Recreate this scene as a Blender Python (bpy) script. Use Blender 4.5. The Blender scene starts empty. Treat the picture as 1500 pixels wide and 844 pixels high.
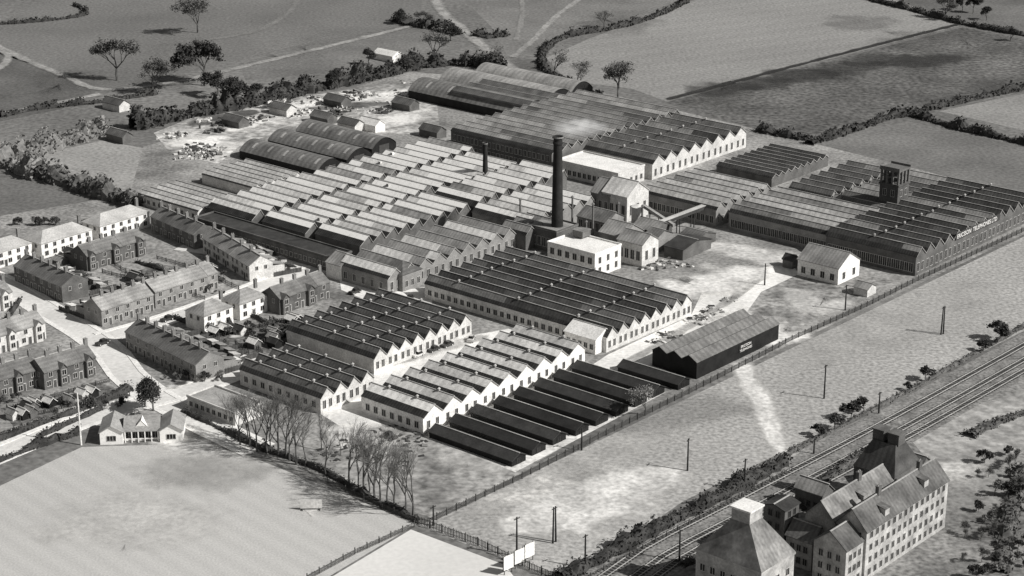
import bpy, math, random
from mathutils import Vector, Matrix
random.seed(7)
sc=bpy.context.scene
COL=sc.collection
R=math.radians
# ---------------- camera / site survey ----------------
F=2920.0; TH=R(19.3); H=200.0
ct,st=math.cos(TH),math.sin(TH)
cd=bpy.data.cameras.new("camera"); cam=bpy.data.objects.new("camera",cd); COL.objects.link(cam)
cam.location=(0,0,H); cam.rotation_euler=(R(90)-TH,0,0)
cd.sensor_width=36; cd.lens=36*F/1500; cd.clip_end=9000; cd.clip_start=1
sc.camera=cam
def P(u,v,z=0.0):
    """site plan position (metres) of a surveyed point of height z"""
    dx=(u-750)/F; dy=(422-v)/F
    t=(H-z)/(st-dy*ct)
    return Vector((t*dx, t*(ct+dy*st)))
A=Vector((.654,.756)).normalized(); NB=Vector((-A.y,A.x))
PHI=math.atan2(A.y,A.x)
# ---------------- world / light ----------------
w=bpy.data.worlds.new("World"); sc.world=w; w.use_nodes=True
nt=w.node_tree; bg=nt.nodes["Background"]
sky=nt.nodes.new("ShaderNodeTexSky"); sky.sky_type='NISHITA'; sky.sun_disc=False
sundir=Vector((.93,-.36,0)).normalized(); EL=R(39)
sky.sun_elevation=EL; sky.sun_rotation=math.atan2(sundir.x,sundir.y)
bw=nt.nodes.new("ShaderNodeRGBToBW")
nt.links.new(sky.outputs[0],bw.inputs[0]); nt.links.new(bw.outputs[0],bg.inputs[0]); bg.inputs[1].default_value=.072
sl=bpy.data.lights.new("sun",'SUN'); so=bpy.data.objects.new("sun",sl); COL.objects.link(so)
sl.energy=5.0; sl.angle=R(.5); sl.color=(1,.985,.96)
sv=Vector((sundir.x*math.cos(EL),sundir.y*math.cos(EL),math.sin(EL)))
so.rotation_euler=sv.to_track_quat('Z','Y').to_euler(); so.location=(300,0,300)
sc.view_settings.view_transform='Standard'; sc.view_settings.look='None'; sc.view_settings.exposure=0
# ---------------- materials ----------------
MC={}
def M(name,c,var=.25,scale=.15,fine=2.0,rough=.9,stripe=None,finev=.2,orand=0,soft=False,ang=0):
    if name in MC: return MC[name]
    m=bpy.data.materials.new(name); m.use_nodes=True; n=m.node_tree.nodes; l=m.node_tree.links
    b=n["Principled BSDF"]; b.inputs["Roughness"].default_value=rough
    b.inputs["Specular IOR Level"].default_value=.25
    g=n.new("ShaderNodeNewGeometry")
    def noise(s,d):
        t=n.new("ShaderNodeTexNoise"); t.inputs["Scale"].default_value=s; t.inputs["Detail"].default_value=d
        l.new(g.outputs["Position"],t.inputs["Vector"])
        mr=n.new("ShaderNodeMapRange"); mr.inputs[1].default_value=.3; mr.inputs[2].default_value=.7
        l.new(t.outputs[0],mr.inputs[0]); return mr
    def math_(op,a,bv):
        q=n.new("ShaderNodeMath"); q.operation=op
        for i,x in enumerate((a,bv)):
            if isinstance(x,(int,float)): q.inputs[i].default_value=x
            else: l.new(x,q.inputs[i])
        return q.outputs[0]
    n1=noise(scale,6); n1.inputs[3].default_value=1-var; n1.inputs[4].default_value=1+var
    n2=noise(fine,3); n2.inputs[3].default_value=1-finev; n2.inputs[4].default_value=1+finev
    v=math_('MULTIPLY',n1.outputs[0],n2.outputs[0])
    v=math_('MULTIPLY',v,c)
    if orand:
        oi=n.new("ShaderNodeObjectInfo"); q=math_('MULTIPLY',oi.outputs["Random"],2*orand); q=math_('ADD',q,1-orand); v=math_('MULTIPLY',v,q)
    if stripe:
        ax,per,amt=stripe
        if ax in 'XYZ':
            tc=n.new("ShaderNodeTexCoord"); src=tc.outputs["Object"]; k='XYZ'.index(ax)
        else:
            vr=n.new("ShaderNodeVectorRotate"); vr.rotation_type='Z_AXIS'; vr.inputs["Angle"].default_value=ang
            l.new(g.outputs["Position"],vr.inputs["Vector"]); src=vr.outputs[0]; k='xyz'.index(ax)
        sx=n.new("ShaderNodeSeparateXYZ"); l.new(src,sx.inputs[0])
        s=math_('MULTIPLY',sx.outputs[k],2*math.pi/per)
        s=math_('SINE',s,0); s=math_('MULTIPLY',s,amt); s=math_('ADD',s,1)
        v=math_('MULTIPLY',v,s)
    v=math_('MINIMUM',v,.9)
    cb=n.new("ShaderNodeCombineColor")
    l.new(v,cb.inputs[0]); l.new(math_('MULTIPLY',v,.985),cb.inputs[1]); l.new(math_('MULTIPLY',v,.955),cb.inputs[2])
    l.new(cb.outputs[0],b.inputs["Base Color"])
    if soft:
        at=n.new("ShaderNodeAttribute"); at.attribute_name="edge"
        n3=noise(.11,7); n3.inputs[3].default_value=-.45; n3.inputs[4].default_value=.45
        a=math_('MULTIPLY',at.outputs["Fac"],1.7); a=math_('ADD',a,n3.outputs[0]); a=math_('SUBTRACT',a,.25)
        mr=n.new("ShaderNodeMapRange"); l.new(a,mr.inputs[0]); mr.inputs[1].default_value=0; mr.inputs[2].default_value=.75; mr.inputs[4].default_value=soft
        l.new(mr.outputs[0],b.inputs["Alpha"])
    MC[name]=m; return m
grass=M("grass_far",.16,.3,.012,.5,finev=.35)
white=M("white_render",.8,.14,.3,2); 
lightw=M("light_wall",.58,.2,.3,2)
brick=M("brick",.25,.25,.3,3); dbrick=M("dark_brick",.12,.3,.3,3)
black=M("black_tar",.014,.4,.4,3,.7); 
slate=M("slate_roof",.12,.35,.25,2.5,.7,('Y',1.1,.12),orand=.2)
dslate=M("dark_slate_roof",.065,.35,.25,2.5,.7,('Y',1.3,.15),orand=.25)
mslate=M("weathered_roof",.25,.35,.2,2.5,.8,('Y',1.2,.12),orand=.15)
aroof=M("light_sheet_roof",.86,.14,.12,2,.8,('Y',2.4,.05),orand=.08)
aroof2=M("stained_sheet_roof",.58,.25,.12,2,.8,('Y',2.4,.1),orand=.15)
aroof3=M("patched_sheet_roof",.28,.35,.15,2,.8,('Y',2.4,.14),orand=.2)
wroof=M("white_roof",.75,.12,.2,2)
glass=M("dark_glass",.02,.4,.5,2,.3)
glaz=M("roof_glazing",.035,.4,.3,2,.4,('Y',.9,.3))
frame=M("window_frame",.55,.1)
felt=M("felt_roof",.045,.4,.3,2)
hutroof=M("hut_roof",.035,.3,.3,2,.8,orand=.3)
# ---------------- helpers ----------------
def link(o): COL.objects.link(o); return o
def mesh(name,vs,fs,mats,fm=None,smooth=False):
    me=bpy.data.meshes.new(name); me.from_pydata([tuple(v) for v in vs],[],fs)
    for m in mats: me.materials.append(m)
    if fm: me.polygons.foreach_set("material_index",fm)
    if smooth: me.polygons.foreach_set("use_smooth",[True]*len(fs))
    me.update(); return me
def obj(name,me,parent=None,loc=(0,0,0),rot=0,scale=None):
    o=bpy.data.objects.new(name,me); link(o); o.location=loc; o.rotation_euler=(0,0,rot)
    if scale: o.scale=scale
    if parent: o.parent=parent
    return o
def tag(o,label,cat,group=None):
    o["label"]=label; o["category"]=cat
    if group: o["group"]=group
    return o
def empty(name,p,ang,label,cat,group=None,z=0):
    o=bpy.data.objects.new(name,None); link(o); o.empty_display_size=.5
    o.location=(p.x,p.y,z); o.rotation_euler=(0,0,ang); return tag(o,label,cat,group)
class MB:
    def __init__(s): s.v=[];s.f=[];s.m=[]
    def box(s,x0,y0,z0,x1,y1,z1,m=0,bottom=False):
        k=len(s.v); s.v+=[(x0,y0,z0),(x1,y0,z0),(x1,y1,z0),(x0,y1,z0),(x0,y0,z1),(x1,y0,z1),(x1,y1,z1),(x0,y1,z1)]
        fs=[(4,5,6,7),(0,1,5,4),(1,2,6,5),(2,3,7,6),(3,0,4,7)]
        if bottom: fs.append((3,2,1,0))
        for f in fs: s.f.append(tuple(k+i for i in f)); s.m.append(m)
    def face(s,pts,m=0):
        k=len(s.v); s.v+=list(pts); s.f.append(tuple(range(k,k+len(pts)))); s.m.append(m)
    def slab(s,pts,t,m=0):
        lo=[(p[0],p[1],p[2]-t) for p in pts]; s.face(pts,m); s.face(lo[::-1],m)
        n=len(pts)
        for i in range(n):
            j=(i+1)%n; s.face([pts[i],lo[i],lo[j],pts[j]],m)
    def tube(s,p0,p1,r0,r1,n=6,m=0,cap=False):
        p0=Vector(p0);p1=Vector(p1); d=(p1-p0)
        if d.length<1e-6: return
        d.normalize(); u=d.orthogonal().normalized(); q=d.cross(u); k=len(s.v)
        for p,r in((p0,r0),(p1,r1)):
            for i in range(n):
                a=2*math.pi*i/n; s.v.append(tuple(p+u*math.cos(a)*r+q*math.sin(a)*r))
        for i in range(n):
            j=(i+1)%n; s.f.append((k+i,k+j,k+n+j,k+n+i)); s.m.append(m)
        if cap: s.f.append(tuple(k+n+i for i in range(n))); s.m.append(m)
    def me(s,name,mats,smooth=False): return mesh(name,s.v,s.f,mats,s.m,smooth)
WC={}
def window_mesh(w,h,fr=None,bars=1):
    fr=fr or frame
    k=(round(w,1),round(h,1),fr.name,bars)
    if k in WC: return WC[k]
    b=MB(); b.face([(-w/2,-.02,0),(w/2,-.02,0),(w/2,-.02,h),(-w/2,-.02,h)],0)
    t=.09
    b.box(-w/2-t,-.09,-t,w/2+t,-.03,0,1,True); b.box(-w/2-t,-.09,h,w/2+t,-.03,h+t,1,True)
    b.box(-w/2-t,-.09,0,-w/2,-.03,h,1,True); b.box(w/2,-.09,0,w/2+t,-.03,h,1,True)
    for i in range(bars):
        x=-w/2+w*(i+1)/(bars+1); b.box(x-.04,-.08,0,x+.04,-.03,h,1,True)
    WC[k]=b.me("window",[glass,fr]); return WC[k]
def door_mesh():
    if 'door' in WC: return WC['door']
    b=MB(); b.box(-.5,-.08,0,.5,-.03,2.1,0,True); b.box(-.62,-.1,0,-.5,-.02,2.2,1,True); b.box(.5,-.1,0,.62,-.02,2.2,1,True); b.box(-.62,-.1,2.1,.62,-.02,2.25,1,True)
    WC['door']=b.me("door",[M("door_paint",.08),frame]); return WC['door']
def wins(par,side,a0,a1,n,z,w,h,fr=None,bars=1,name="window"):
    me=window_mesh(w,h,fr,bars)
    for i in range(n):
        t=a0+(a1-a0)*(i+.5)/n
        if side=='R': obj(name,me,par,(t,0,z),0)
        else: obj(name,me,par,(0,t,z),R(-90))
def frameN(N,Rr,L,z):
    n=P(*N,z); r=P(*Rr,z); l=P(*L,z)
    return n,(r-n).dot(A),(l-n).dot(NB)
def saw(N,Rr,L,n,eave,rise,wall,roof,label,z=0,p=.5,vents=0,wr=None,wl=None,lo=.25,cat="factory",name="factory_building",dims=None,seg=0,alts=None,boxes=0,altp=.22):
    if dims: o,La,Lb=dims
    else: o,La,Lb=frameN(N,Rr,L,z)
    e=empty(name,o,PHI,label,cat)
    w_=La/n
    b=MB()
    for i in range(n):
        x0=i*w_; pr=[(x0,eave-.1),(x0+p*w_,eave+rise-.1),(x0+w_,eave-.1)]
        for y in (0,Lb):
            pts=[(x0,y,0),(x0+w_,y,0)]+[(q[0],y,q[1]) for q in pr[::-1]]
            b.face(pts if y==0 else pts[::-1])
    b.face([(0,Lb,0),(0,0,0),(0,0,eave-.1),(0,Lb,eave-.1)]); b.face([(La,0,0),(La,Lb,0),(La,Lb,eave-.1),(La,0,eave-.1)])
    obj("wall",b.me("wall",[wall]),e)
    ov=.3
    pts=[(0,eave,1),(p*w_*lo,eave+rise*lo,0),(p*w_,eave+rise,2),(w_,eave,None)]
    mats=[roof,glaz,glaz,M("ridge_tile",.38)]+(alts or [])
    def roofmesh(rnd):
        b=MB(); y0,y1=-ov,Lb+ov
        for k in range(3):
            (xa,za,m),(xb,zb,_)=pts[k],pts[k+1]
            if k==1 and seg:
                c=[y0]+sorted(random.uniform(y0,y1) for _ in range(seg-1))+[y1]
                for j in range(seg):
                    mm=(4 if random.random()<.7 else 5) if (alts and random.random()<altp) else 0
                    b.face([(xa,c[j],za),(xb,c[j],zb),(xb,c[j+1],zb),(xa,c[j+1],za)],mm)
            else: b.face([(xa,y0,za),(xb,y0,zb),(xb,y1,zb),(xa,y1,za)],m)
            b.face([(xa,y0,za-.22),(xa,y0,za),(xb,y0,zb),(xb,y0,zb-.22)][::-1],3)
            b.face([(xa,y0,za-.22),(xa,y1,za-.22),(xb,y1,zb-.22),(xb,y0,zb-.22)],0)
        b.box(p*w_-.14,y0,eave+rise-.05,p*w_+.14,y1,eave+rise+.1,3)
        if boxes and random.random()<boxes:
            y=random.uniform(1,Lb-3); t=.7; b.box(p*w_*t-.4,y,eave+rise*t-.2,p*w_*t+.4,y+1,eave+rise*t+.7,random.choice([1,3,0]))
        return b.me("roof",mats)
    me=None
    for i in range(n):
        if seg or me is None: me=roofmesh(i)
        obj("roof",me,e,(i*w_,0,0))
    if vents:
        b=MB(); b.tube((0,0,-.3),(0,0,.5),.3,.3,8); b.tube((0,0,.5),(0,0,.85),.5,.1,8,cap=True)
        vm=b.me("roof_vent",[M("vent_paint",.4)])
        for i in range(n):
            for j in range(vents): obj("roof_vent",vm,e,(i*w_+p*w_,Lb*(j+.5)/vents+random.uniform(-.6,.6),eave+rise+.1))
    if wr:
        per,zz,ww,hh=wr[:4]
        for i in range(n):
            wins(e,'R',i*w_+.3,(i+1)*w_-.3,per,zz,ww,hh)
    if wl:
        k,zz,ww,hh=wl[:4]
        for q in (zz if isinstance(zz,(list,tuple)) else [zz]): wins(e,'L',.8,Lb-.8,k,q,ww,hh)
    return e,La,Lb
def gable_parts(e,La,Lb,ax,eave,rise,wall,roof,hip=0,ov=.3,endov=.3):
    """ridge along local X ('a') or Y ('b')"""
    b=MB()
    if ax=='a': L_,W_=La,Lb; T=lambda x,y,z:(x,y,z)
    else: L_,W_=Lb,La; T=lambda x,y,z:(y,x,z)
    top=eave+rise
    def fc(mb,pts,m=0): 
        q=[T(*p_) for p_ in pts]; mb.face(q if ax=='a' else q[::-1],m)
    fc(b,[(0,0,0),(L_,0,0),(L_,0,eave-.1),(0,0,eave-.1)])
    fc(b,[(L_,W_,0),(0,W_,0),(0,W_,eave-.1),(L_,W_,eave-.1)])
    if hip>0:
        fc(b,[(0,W_,0),(0,0,0),(0,0,eave-.1),(0,W_,eave-.1)]); fc(b,[(L_,0,0),(L_,W_,0),(L_,W_,eave-.1),(L_,0,eave-.1)])
    else:
        fc(b,[(0,W_,0),(0,0,0),(0,0,eave-.1),(0,W_/2,top-.1),(0,W_,eave-.1)])
        fc(b,[(L_,0,0),(L_,W_,0),(L_,W_,eave-.1),(L_,W_/2,top-.1),(L_,0,eave-.1)])
    obj("wall",b.me("wall",[wall]),e)
    b=MB(); s=rise/(W_/2); d=ov*s; x0,x1=-endov,L_+endov
    if hip>0:
        x0,x1=-ov,L_+ov; h=min(hip,L_/2-.05)
        r0=(h,W_/2,top); r1=(L_-h,W_/2,top); c=[(x0,-ov,eave-d),(x1,-ov,eave-d),(x1,W_+ov,eave-d),(x0,W_+ov,eave-d)]
        for pts in ([c[0],c[1],r1,r0],[c[1],c[2],r1],[c[2],c[3],r0,r1],[c[3],c[0],r0]): fc(b,pts)
        fc(b,[c[3],c[2],c[1],c[0]])
    else:
        for y,yy in((-ov,W_/2),(W_+ov,W_/2)):
            pts=[(x0,y,eave-d),(x1,y,eave-d),(x1,yy,top),(x0,yy,top)]
            q=[T(*p_) for p_ in pts]; b.slab(q,.18)
        q0=T(x0,W_/2-.15,top-.05); q1=T(x1,W_/2+.15,top+.1)
        b.box(min(q0[0],q1[0]),min(q0[1],q1[1]),q0[2],max(q0[0],q1[0]),max(q0[1],q1[1]),q1[2],1)
    obj("roof",b.me("roof",[roof,M("ridge_tile",.38)]),e)
CH={}
def chim(e,x,y,z,h=1.4,s=.5,mat=None):
    mat=mat or M("chimney_brick",.18)
    k=(h,s,mat.name)
    if k not in CH:
        b=MB(); b.box(-s,-s*.7,-1.2,s,s*.7,h,0); b.box(-s-.06,-s*.7-.06,h,s+.06,s*.7+.06,h+.12,0,True)
        b.tube((-s/2,0,h+.1),(-s/2,0,h+.5),.12,.1,6,1); b.tube((s/2,0,h+.1),(s/2,0,h+.5),.12,.1,6,1)
        CH[k]=b.me("chimney",[mat,M("chimney_pot",.45)])
    obj("chimney",CH[k],e,(x,y,z))
def shed(N,Rr,L,ax,eave,rise,wall,roof,label,z=0,hip=0,wr=None,wl=None,name="works_building",cat="building",group=None,dims=None):
    o,La,Lb=dims or frameN(N,Rr,L,z); e=empty(name,o,PHI,label,cat,group)
    if rise==0:
        b=MB(); b.box(0,0,0,La,Lb,eave); obj("wall",b.me("wall",[wall]),e)
        b=MB(); t=.35
        b.box(-.15,-.15,eave,La+.15,Lb+.15,eave+.12,0,True)
        b.box(-.15,-.15,eave+.12,La+.15,t-.15,eave+.6,1); b.box(-.15,Lb+.15-t,eave+.12,La+.15,Lb+.15,eave+.6,1)
        b.box(-.15,t-.15,eave+.12,t-.15,Lb+.15-t,eave+.6,1); b.box(La+.15-t,t-.15,eave+.12,La+.15,Lb+.15-t,eave+.6,1)
        obj("roof",b.me("roof",[roof,wall]),e)
    else: gable_parts(e,La,Lb,ax,eave,rise,wall,roof,hip)
    if wr:
        for zz in wr[1] if isinstance(wr[1],(list,tuple)) else [wr[1]]: wins(e,'R',.4,La-.4,wr[0],zz,wr[2],wr[3])
    if wl:
        for zz in wl[1] if isinstance(wl[1],(list,tuple)) else [wl[1]]: wins(e,'L',.4,Lb-.4,wl[0],zz,wl[2],wl[3])
    return e,La,Lb
GF={}
def houses(kind,p0,p1,depth,n,wall,roof,label,eave=5.2,rise=2.6,hip=0,group="terraced houses in the street",name="terraced_house",bay=False,garden=0,bays=False):
    """kind a: p0->p1 is the front wall line; ridge parallel to it. kind b: p0 far end, p1 near end, wall faces -x"""
    g0,g1=P(*p0),P(*p1)
    if kind=='a': d=(g1-g0); Ltot=d.length; X=d.normalized(); Y=Vector((-X.y,X.x))
    else: d=(g0-g1); Ltot=d.length; Y=d.normalized(); X=Vector((Y.y,-Y.x))
    ang=math.atan2(X.y,X.x); u=Ltot/n
    for i in range(n):
        o=(g0+X*u*i) if kind=='a' else (g1+Y*u*i)
        e=empty(name,o,ang,label,"house",group)
        La,Lb=(u,depth) if kind=='a' else (depth,u)
        j=random.uniform(-.06,.06)
        gable_parts(e,La,Lb,kind,eave+j,rise,wall,roof,hip,endov=.02)
        side='R' if kind=='a' else 'L'
        nw=max(1,int(u/3.2))
        wins(e,side,.3,u-.3,nw,3.3,1.1,1.3); 
        if nw>1: wins(e,side,.3,u-.3,nw,.9,1.3,1.4)
        else: wins(e,side,.2,u*.6,1,.9,1.2,1.4)
        if kind=='a': obj("door",door_mesh(),e,(u*.5 if nw>1 else u*.78,0,0))
        else: obj("door",door_mesh(),e,(0,u*.5 if nw>1 else u*.8,0),R(-90))
        if kind=='a' and i==0: wins(e,'L',1,depth-1,2,3.3,.9,1.2)
        if kind=='b' and i==0: wins(e,'R',1,depth-1,2,3.3,.9,1.2)
        if kind=='a': chim(e,u*.93,Lb/2,eave+rise)
        else: chim(e,La/2,u*.93,eave+rise)
        if bays and kind=='a' and i%2==bays-1:
            b=MB(); x0,x1=u*.12,u*.62; xm=(x0+x1)/2
            b.face([(x0,-1,0),(x1,-1,0),(x1,-1,5),(xm,-1,6.2),(x0,-1,5)],0); b.face([(x0,0,0),(x0,-1,0),(x0,-1,5),(x0,0,5)],0); b.face([(x1,-1,0),(x1,0,0),(x1,0,5),(x1,-1,5)],0)
            b.slab([(x0-.2,-1.3,4.9),(xm,-1.3,6.4),(xm,2,6.4),(x0-.2,1.0,4.9)],.12,1); b.slab([(xm,-1.3,6.4),(x1+.2,-1.3,4.9),(x1+.2,1.0,4.9),(xm,2,6.4)],.12,1)
            obj("bay_front",b.me("bay_front",[wall,roof]),e)
            for zz in(.9,3.2): obj("window",window_mesh(1.3,1.4),e,(xm,-1,zz))
        if bay:
            b=MB(); 
            if kind=='a': x0,x1,y0,y1=.2,u*.5,Lb,Lb+4
            else: x0,x1,y0,y1=La,La+4,.2,u*.5
            b.box(x0,y0,0,x1,y1,3.6,0); b.slab([(x0-.1,y0,4.6),(x1+.1,y0,4.6),(x1+.1,y1+.1,3.6),(x0-.1,y1+.1,3.6)],.15,1) if kind=='a' else b.slab([(x0,y0-.1,4.6),(x1+.1,y0-.1,3.6),(x1+.1,y1+.1,3.6),(x0,y1+.1,4.6)],.15,1)
            obj("rear_extension",b.me("rear_extension",[wall,roof]),e)
        if garden:
            if garden not in GF:
                b=MB(); y=0
                while y<garden: b.face([(0,y,0),(0,y+.9,0),(0,y+.9,1.5+random.uniform(-.15,.15)),(0,y,1.5)]); b.box(-.05,y,0,.05,y+.1,1.7); y+=.95
                GF[garden]=b.me("garden_fence",[M("fence_wood",.07,.3,.5,3)])
                b=MB(); b.box(-1,-1.2,0,1,1.2,2,0); b.slab([(-1.2,-1.4,2.5),(1.2,-1.4,2.0),(1.2,1.4,2.0),(-1.2,1.4,2.5)],.12,1)
                GF['o']=[b.me("outhouse",[q,z_]) for q,z_ in((dbrick,mslate),(lightw,felt),(brick,aroof2))]
            D=Y if kind=='a' else X; st_=o+D*(depth+.3)
            fo=obj("garden_fence",GF[garden],None,(st_.x,st_.y,0),ang if kind=='a' else ang-R(90)); tag(fo,"dark wooden fence dividing two back gardens","fence","garden fences")
            for _ in range(2):
                q=o+D*(depth+random.uniform(5,garden-1))+(X if kind=='a' else Y)*u*random.uniform(.2,.8)
                if _==0 or random.random()<.5:
                    oo=obj("outhouse",random.choice(GF['o']),None,(q.x,q.y,0),ang); tag(oo,"small outhouse with sloping roof in back garden","outhouse","garden outhouses")
def poly(name,pts,z,mat,label=None):
    ps=[P(*q) for q in pts]; me=mesh(name,[(p.x,p.y,z) for p in ps],[tuple(range(len(ps)))],[mat])
    if me.polygons[0].normal.z<0: me.flip_normals()
    o=obj(name,me); o["kind"]="structure"; return o
NS=[0]
def smooth_pts(g,step):
    out=[]; n=len(g)
    for i in range(n-1):
        p0=g[max(i-1,0)];p1=g[i];p2=g[i+1];p3=g[min(i+2,n-1)]
        k=max(1,int((p2-p1).length/step))
        for j in range(k):
            t=j/k
            out.append(.5*((2*p1)+(p2-p0)*t+(2*p0-5*p1+4*p2-p3)*t*t+(3*p1-p0-3*p2+p3)*t**3))
    out.append(g[-1]); return out
def patch(pts,c,op=1.0,var=.3,z=.1):
    """soft-edged patch of worn ground along a line of (u,v,half width m)"""
    NS[0]+=1
    g=smooth_pts([Vector((*P(u,v),w_)) for u,v,w_ in pts],4); vs=[];fs=[];ed=[]
    for i,p in enumerate(g):
        a=g[min(i+1,len(g)-1)]-g[max(i-1,0)]; d=Vector((a.x,a.y)).normalized(); n=Vector((-d.y,d.x))
        endf=min(1,min(i,len(g)-1-i)*4/ (max(p.z,1)))
        for t,ev in((-1,0),(-.5,.5),(0,1),(.5,.5),(1,0)):
            vs.append((p.x+n.x*t*p.z,p.y+n.y*t*p.z,z+NS[0]*.004)); ed.append(ev*endf)
    for i in range(len(g)-1):
        for k in range(4): a=i*5+k; fs.append((a,a+1,a+6,a+5))
    m=M("soft_ground_%d"%int(c*1000+op*10),c,var,.1,.7,finev=.3,soft=op)
    me=mesh("worn_ground",vs,fs,[m])
    if me.polygons[0].normal.z<0: me.flip_normals()
    at=me.attributes.new("edge",'FLOAT','POINT'); at.data.foreach_set("value",ed)
    o=obj("ground_patch",me); o["kind"]="structure"
def ribbon(name,pts,wd,z,mat,off=0,h=0,wob=0):
    g=smooth_pts([P(*q) for q in pts],6); b=MB(); L=[];Q=[]
    for i,p in enumerate(g):
        d=(g[min(i+1,len(g)-1)]-g[max(i-1,0)]).normalized(); nrm=Vector((-d.y,d.x))
        ww=wd*(1+random.uniform(-wob,wob))
        L.append(p+nrm*(off+ww/2)); Q.append(p+nrm*(off-ww/2))
    for i in range(len(g)-1):
        b.face([(Q[i].x,Q[i].y,z),(Q[i+1].x,Q[i+1].y,z),(L[i+1].x,L[i+1].y,z),(L[i].x,L[i].y,z)])
        if h:
            for S in (L,Q): b.face([(S[i].x,S[i].y,z-h),(S[i+1].x,S[i+1].y,z-h),(S[i+1].x,S[i+1].y,z),(S[i].x,S[i].y,z)])
    o=obj(name,b.me(name,[mat])); o["kind"]="structure"; return o
def road(pts,wd,mat,z=.06,pave=True):
    ribbon("road",pts,wd,z,mat)
    if pave:
        pm=M("pavement",.74,.12,.3)
        for s in (-1,1): ribbon("pavement",pts,1.6,z+.12,pm,off=s*(wd/2+.8),h=.12)
# ---------------- ground ----------------
me=mesh("ground",[(-4000,-500,0),(4000,-500,0),(4000,7000,0),(-4000,7000,0)],[(0,1,2,3)],[grass])
g=obj("ground",me); g["kind"]="structure"
def fld(pts,c,var=.2,sc_=.03,fine=.7,z=.02,fv=.3,stripe=None,name="field",ang=0):
    return poly(name,pts,z,M("%s_%d"%(name,len(MC)),c,var,sc_,fine,finev=fv,stripe=stripe,ang=ang))
fld([(-60,60),(150,-40),(640,-40),(600,36),(430,68),(180,130),(150,128)],.16,.18,.015)
fld([(-60,95),(0,72),(140,135),(90,160),(-60,190)],.115,.25)
fld([(350,95),(600,42),(680,70),(540,100),(360,118)],.16,.25)
fld([(50,228),(150,206),(330,240),(300,270),(190,290),(60,250)],.29,.15)
fld([(-60,260),(60,262),(150,300),(60,330),(-60,330)],.14,.25)
fld([(800,85),(860,58),(1010,2),(1180,-30),(1290,-10),(1405,38),(975,148),(925,130),(830,118)],.25,.12,.012,stripe=('y',14,.03),ang=-.5)
fld([(640,-40),(1000,-40),(1000,0),(850,50),(795,75),(745,85),(720,40)],.18,.25)
fld([(975,150),(1410,40),(1560,70),(1560,110),(1330,165),(1190,205),(1110,190)],.11,.5,.03,.5,fv=.6)
fld([(1195,210),(1330,178),(1560,228),(1560,300),(1400,262),(1220,232)],.16,.25)
fld([(1375,163),(1560,125),(1560,205)],.25,.15)
fld([(1290,-10),(1405,38),(1560,62),(1560,-40)],.14,.3)
poly("terrain",[(-80,330),(190,285),(210,215),(350,175),(600,105),(850,128),(1110,190),(1400,262),(1560,300),(1560,315),(1020,570),(900,612),(640,762),(375,668),(280,600),(160,620),(-80,700)],.03,M("works_ground",.25,.45,.05,.8,finev=.4))
poly("playing_field",[(-80,745),(0,712),(120,655),(300,650),(375,672),(610,768),(440,870),(-80,870)],.04,M("mown_grass",.46,.07,.01,2.2,finev=.14,stripe=('x',5,.035),ang=-PHI+.1))
poly("sports_court",[(470,855),(602,776),(740,828),(775,875),(440,880)],.045,M("pale_court",.66,.06,.05,.8,finev=.06))
fld([(612,770),(640,760),(1560,318),(1560,455),(1160,655),(1000,735),(850,840),(780,835)],.35,.14,.02,.9,z=.035,fv=.38,name="meadow")
poly("terrain",[(850,880),(1000,740),(1160,665),(1560,470),(1560,900)],.03,M("rough_ground",.2,.5,.06,.7,finev=.5))
fld([(1330,640),(1440,590),(1560,560),(1560,640),(1430,690),(1380,700)],.32,.35,.1,.6,z=.05,stripe=('x',5,.12),ang=-.6)
fld([(460,612),(545,600),(640,640),(760,690),(830,660),(640,757),(500,700)],.28,.5,.08,.5,z=.045,fv=.5)
fld([(1090,440),(1165,405),(1330,405),(1230,450),(1150,490),(1100,470)],.24,.6,.1,.6,z=.045,fv=.5)
patch([(725,782,6),(800,752,22),(880,725,20),(960,700,12),(1010,684,4)],.6,.95)
patch([(1080,528,4),(1108,575,5),(1133,635,4),(1150,672,4)],.62,.9)
patch([(1150,540,10),(1300,470,25),(1450,410,12)],.5,.25)
patch([(900,640,8),(1000,600,14),(1120,600,8)],.2,.25)
patch([(680,760,4),(830,690,10),(1000,620,8)],.55,.3)
patch([(420,745,12),(460,735,16),(510,745,12)],.64,.7)
patch([(40,790,10),(200,760,26),(330,790,10)],.6,.3); patch([(180,700,8),(290,690,16),(400,705,8)],.33,.35)
patch([(215,640,4),(260,652,10),(330,668,5)],.65,.8)
patch([(1150,420,5),(1200,450,10),(1260,440,5)],.6,.7)
patch([(1330,680,4),(1410,700,14),(1440,720,6)],.66,.8)
patch([(1060,370,5),(1085,376,8),(1110,382,5)],.1,.6)
patch([(640,690,5),(680,670,8),(760,690,6)],.55,.6)
patch([(470,625,5),(520,640,10),(600,650,6)],.62,.8)
patch([(1400,760,8),(1450,720,16),(1500,690,10)],.36,.6)
for i in range(14):
    random.seed(100+i); u=random.uniform(0,1450); v=random.uniform(5,150)
    patch([(u,v,10),(u+random.uniform(20,60),v+random.uniform(-8,4),random.uniform(20,45)),(u+random.uniform(70,130),v+random.uniform(-15,8),10)],random.choice([.11,.22,.24]),.25)
random.seed(3)
for i in range(6):
    u=1000+i*60; v=140-i*10+random.uniform(-6,6); patch([(u,v,6),(u+50,v+random.uniform(-12,0),18),(u+120,v-12,6)],.05,.5)
yard=M("concrete_yard",.74,.18,.06,.8,finev=.16); 
def yd(pts,m=yard,z=.06): poly("pavement_yard",pts,z,m)
yd([(470,607),(545,575),(548,548),(610,522),(690,492),(745,482),(852,520),(860,540),(640,640),(545,600),(560,625),(510,632)])
yd([(495,395),(560,430),(640,418),(625,470),(560,450),(500,425)])
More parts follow.
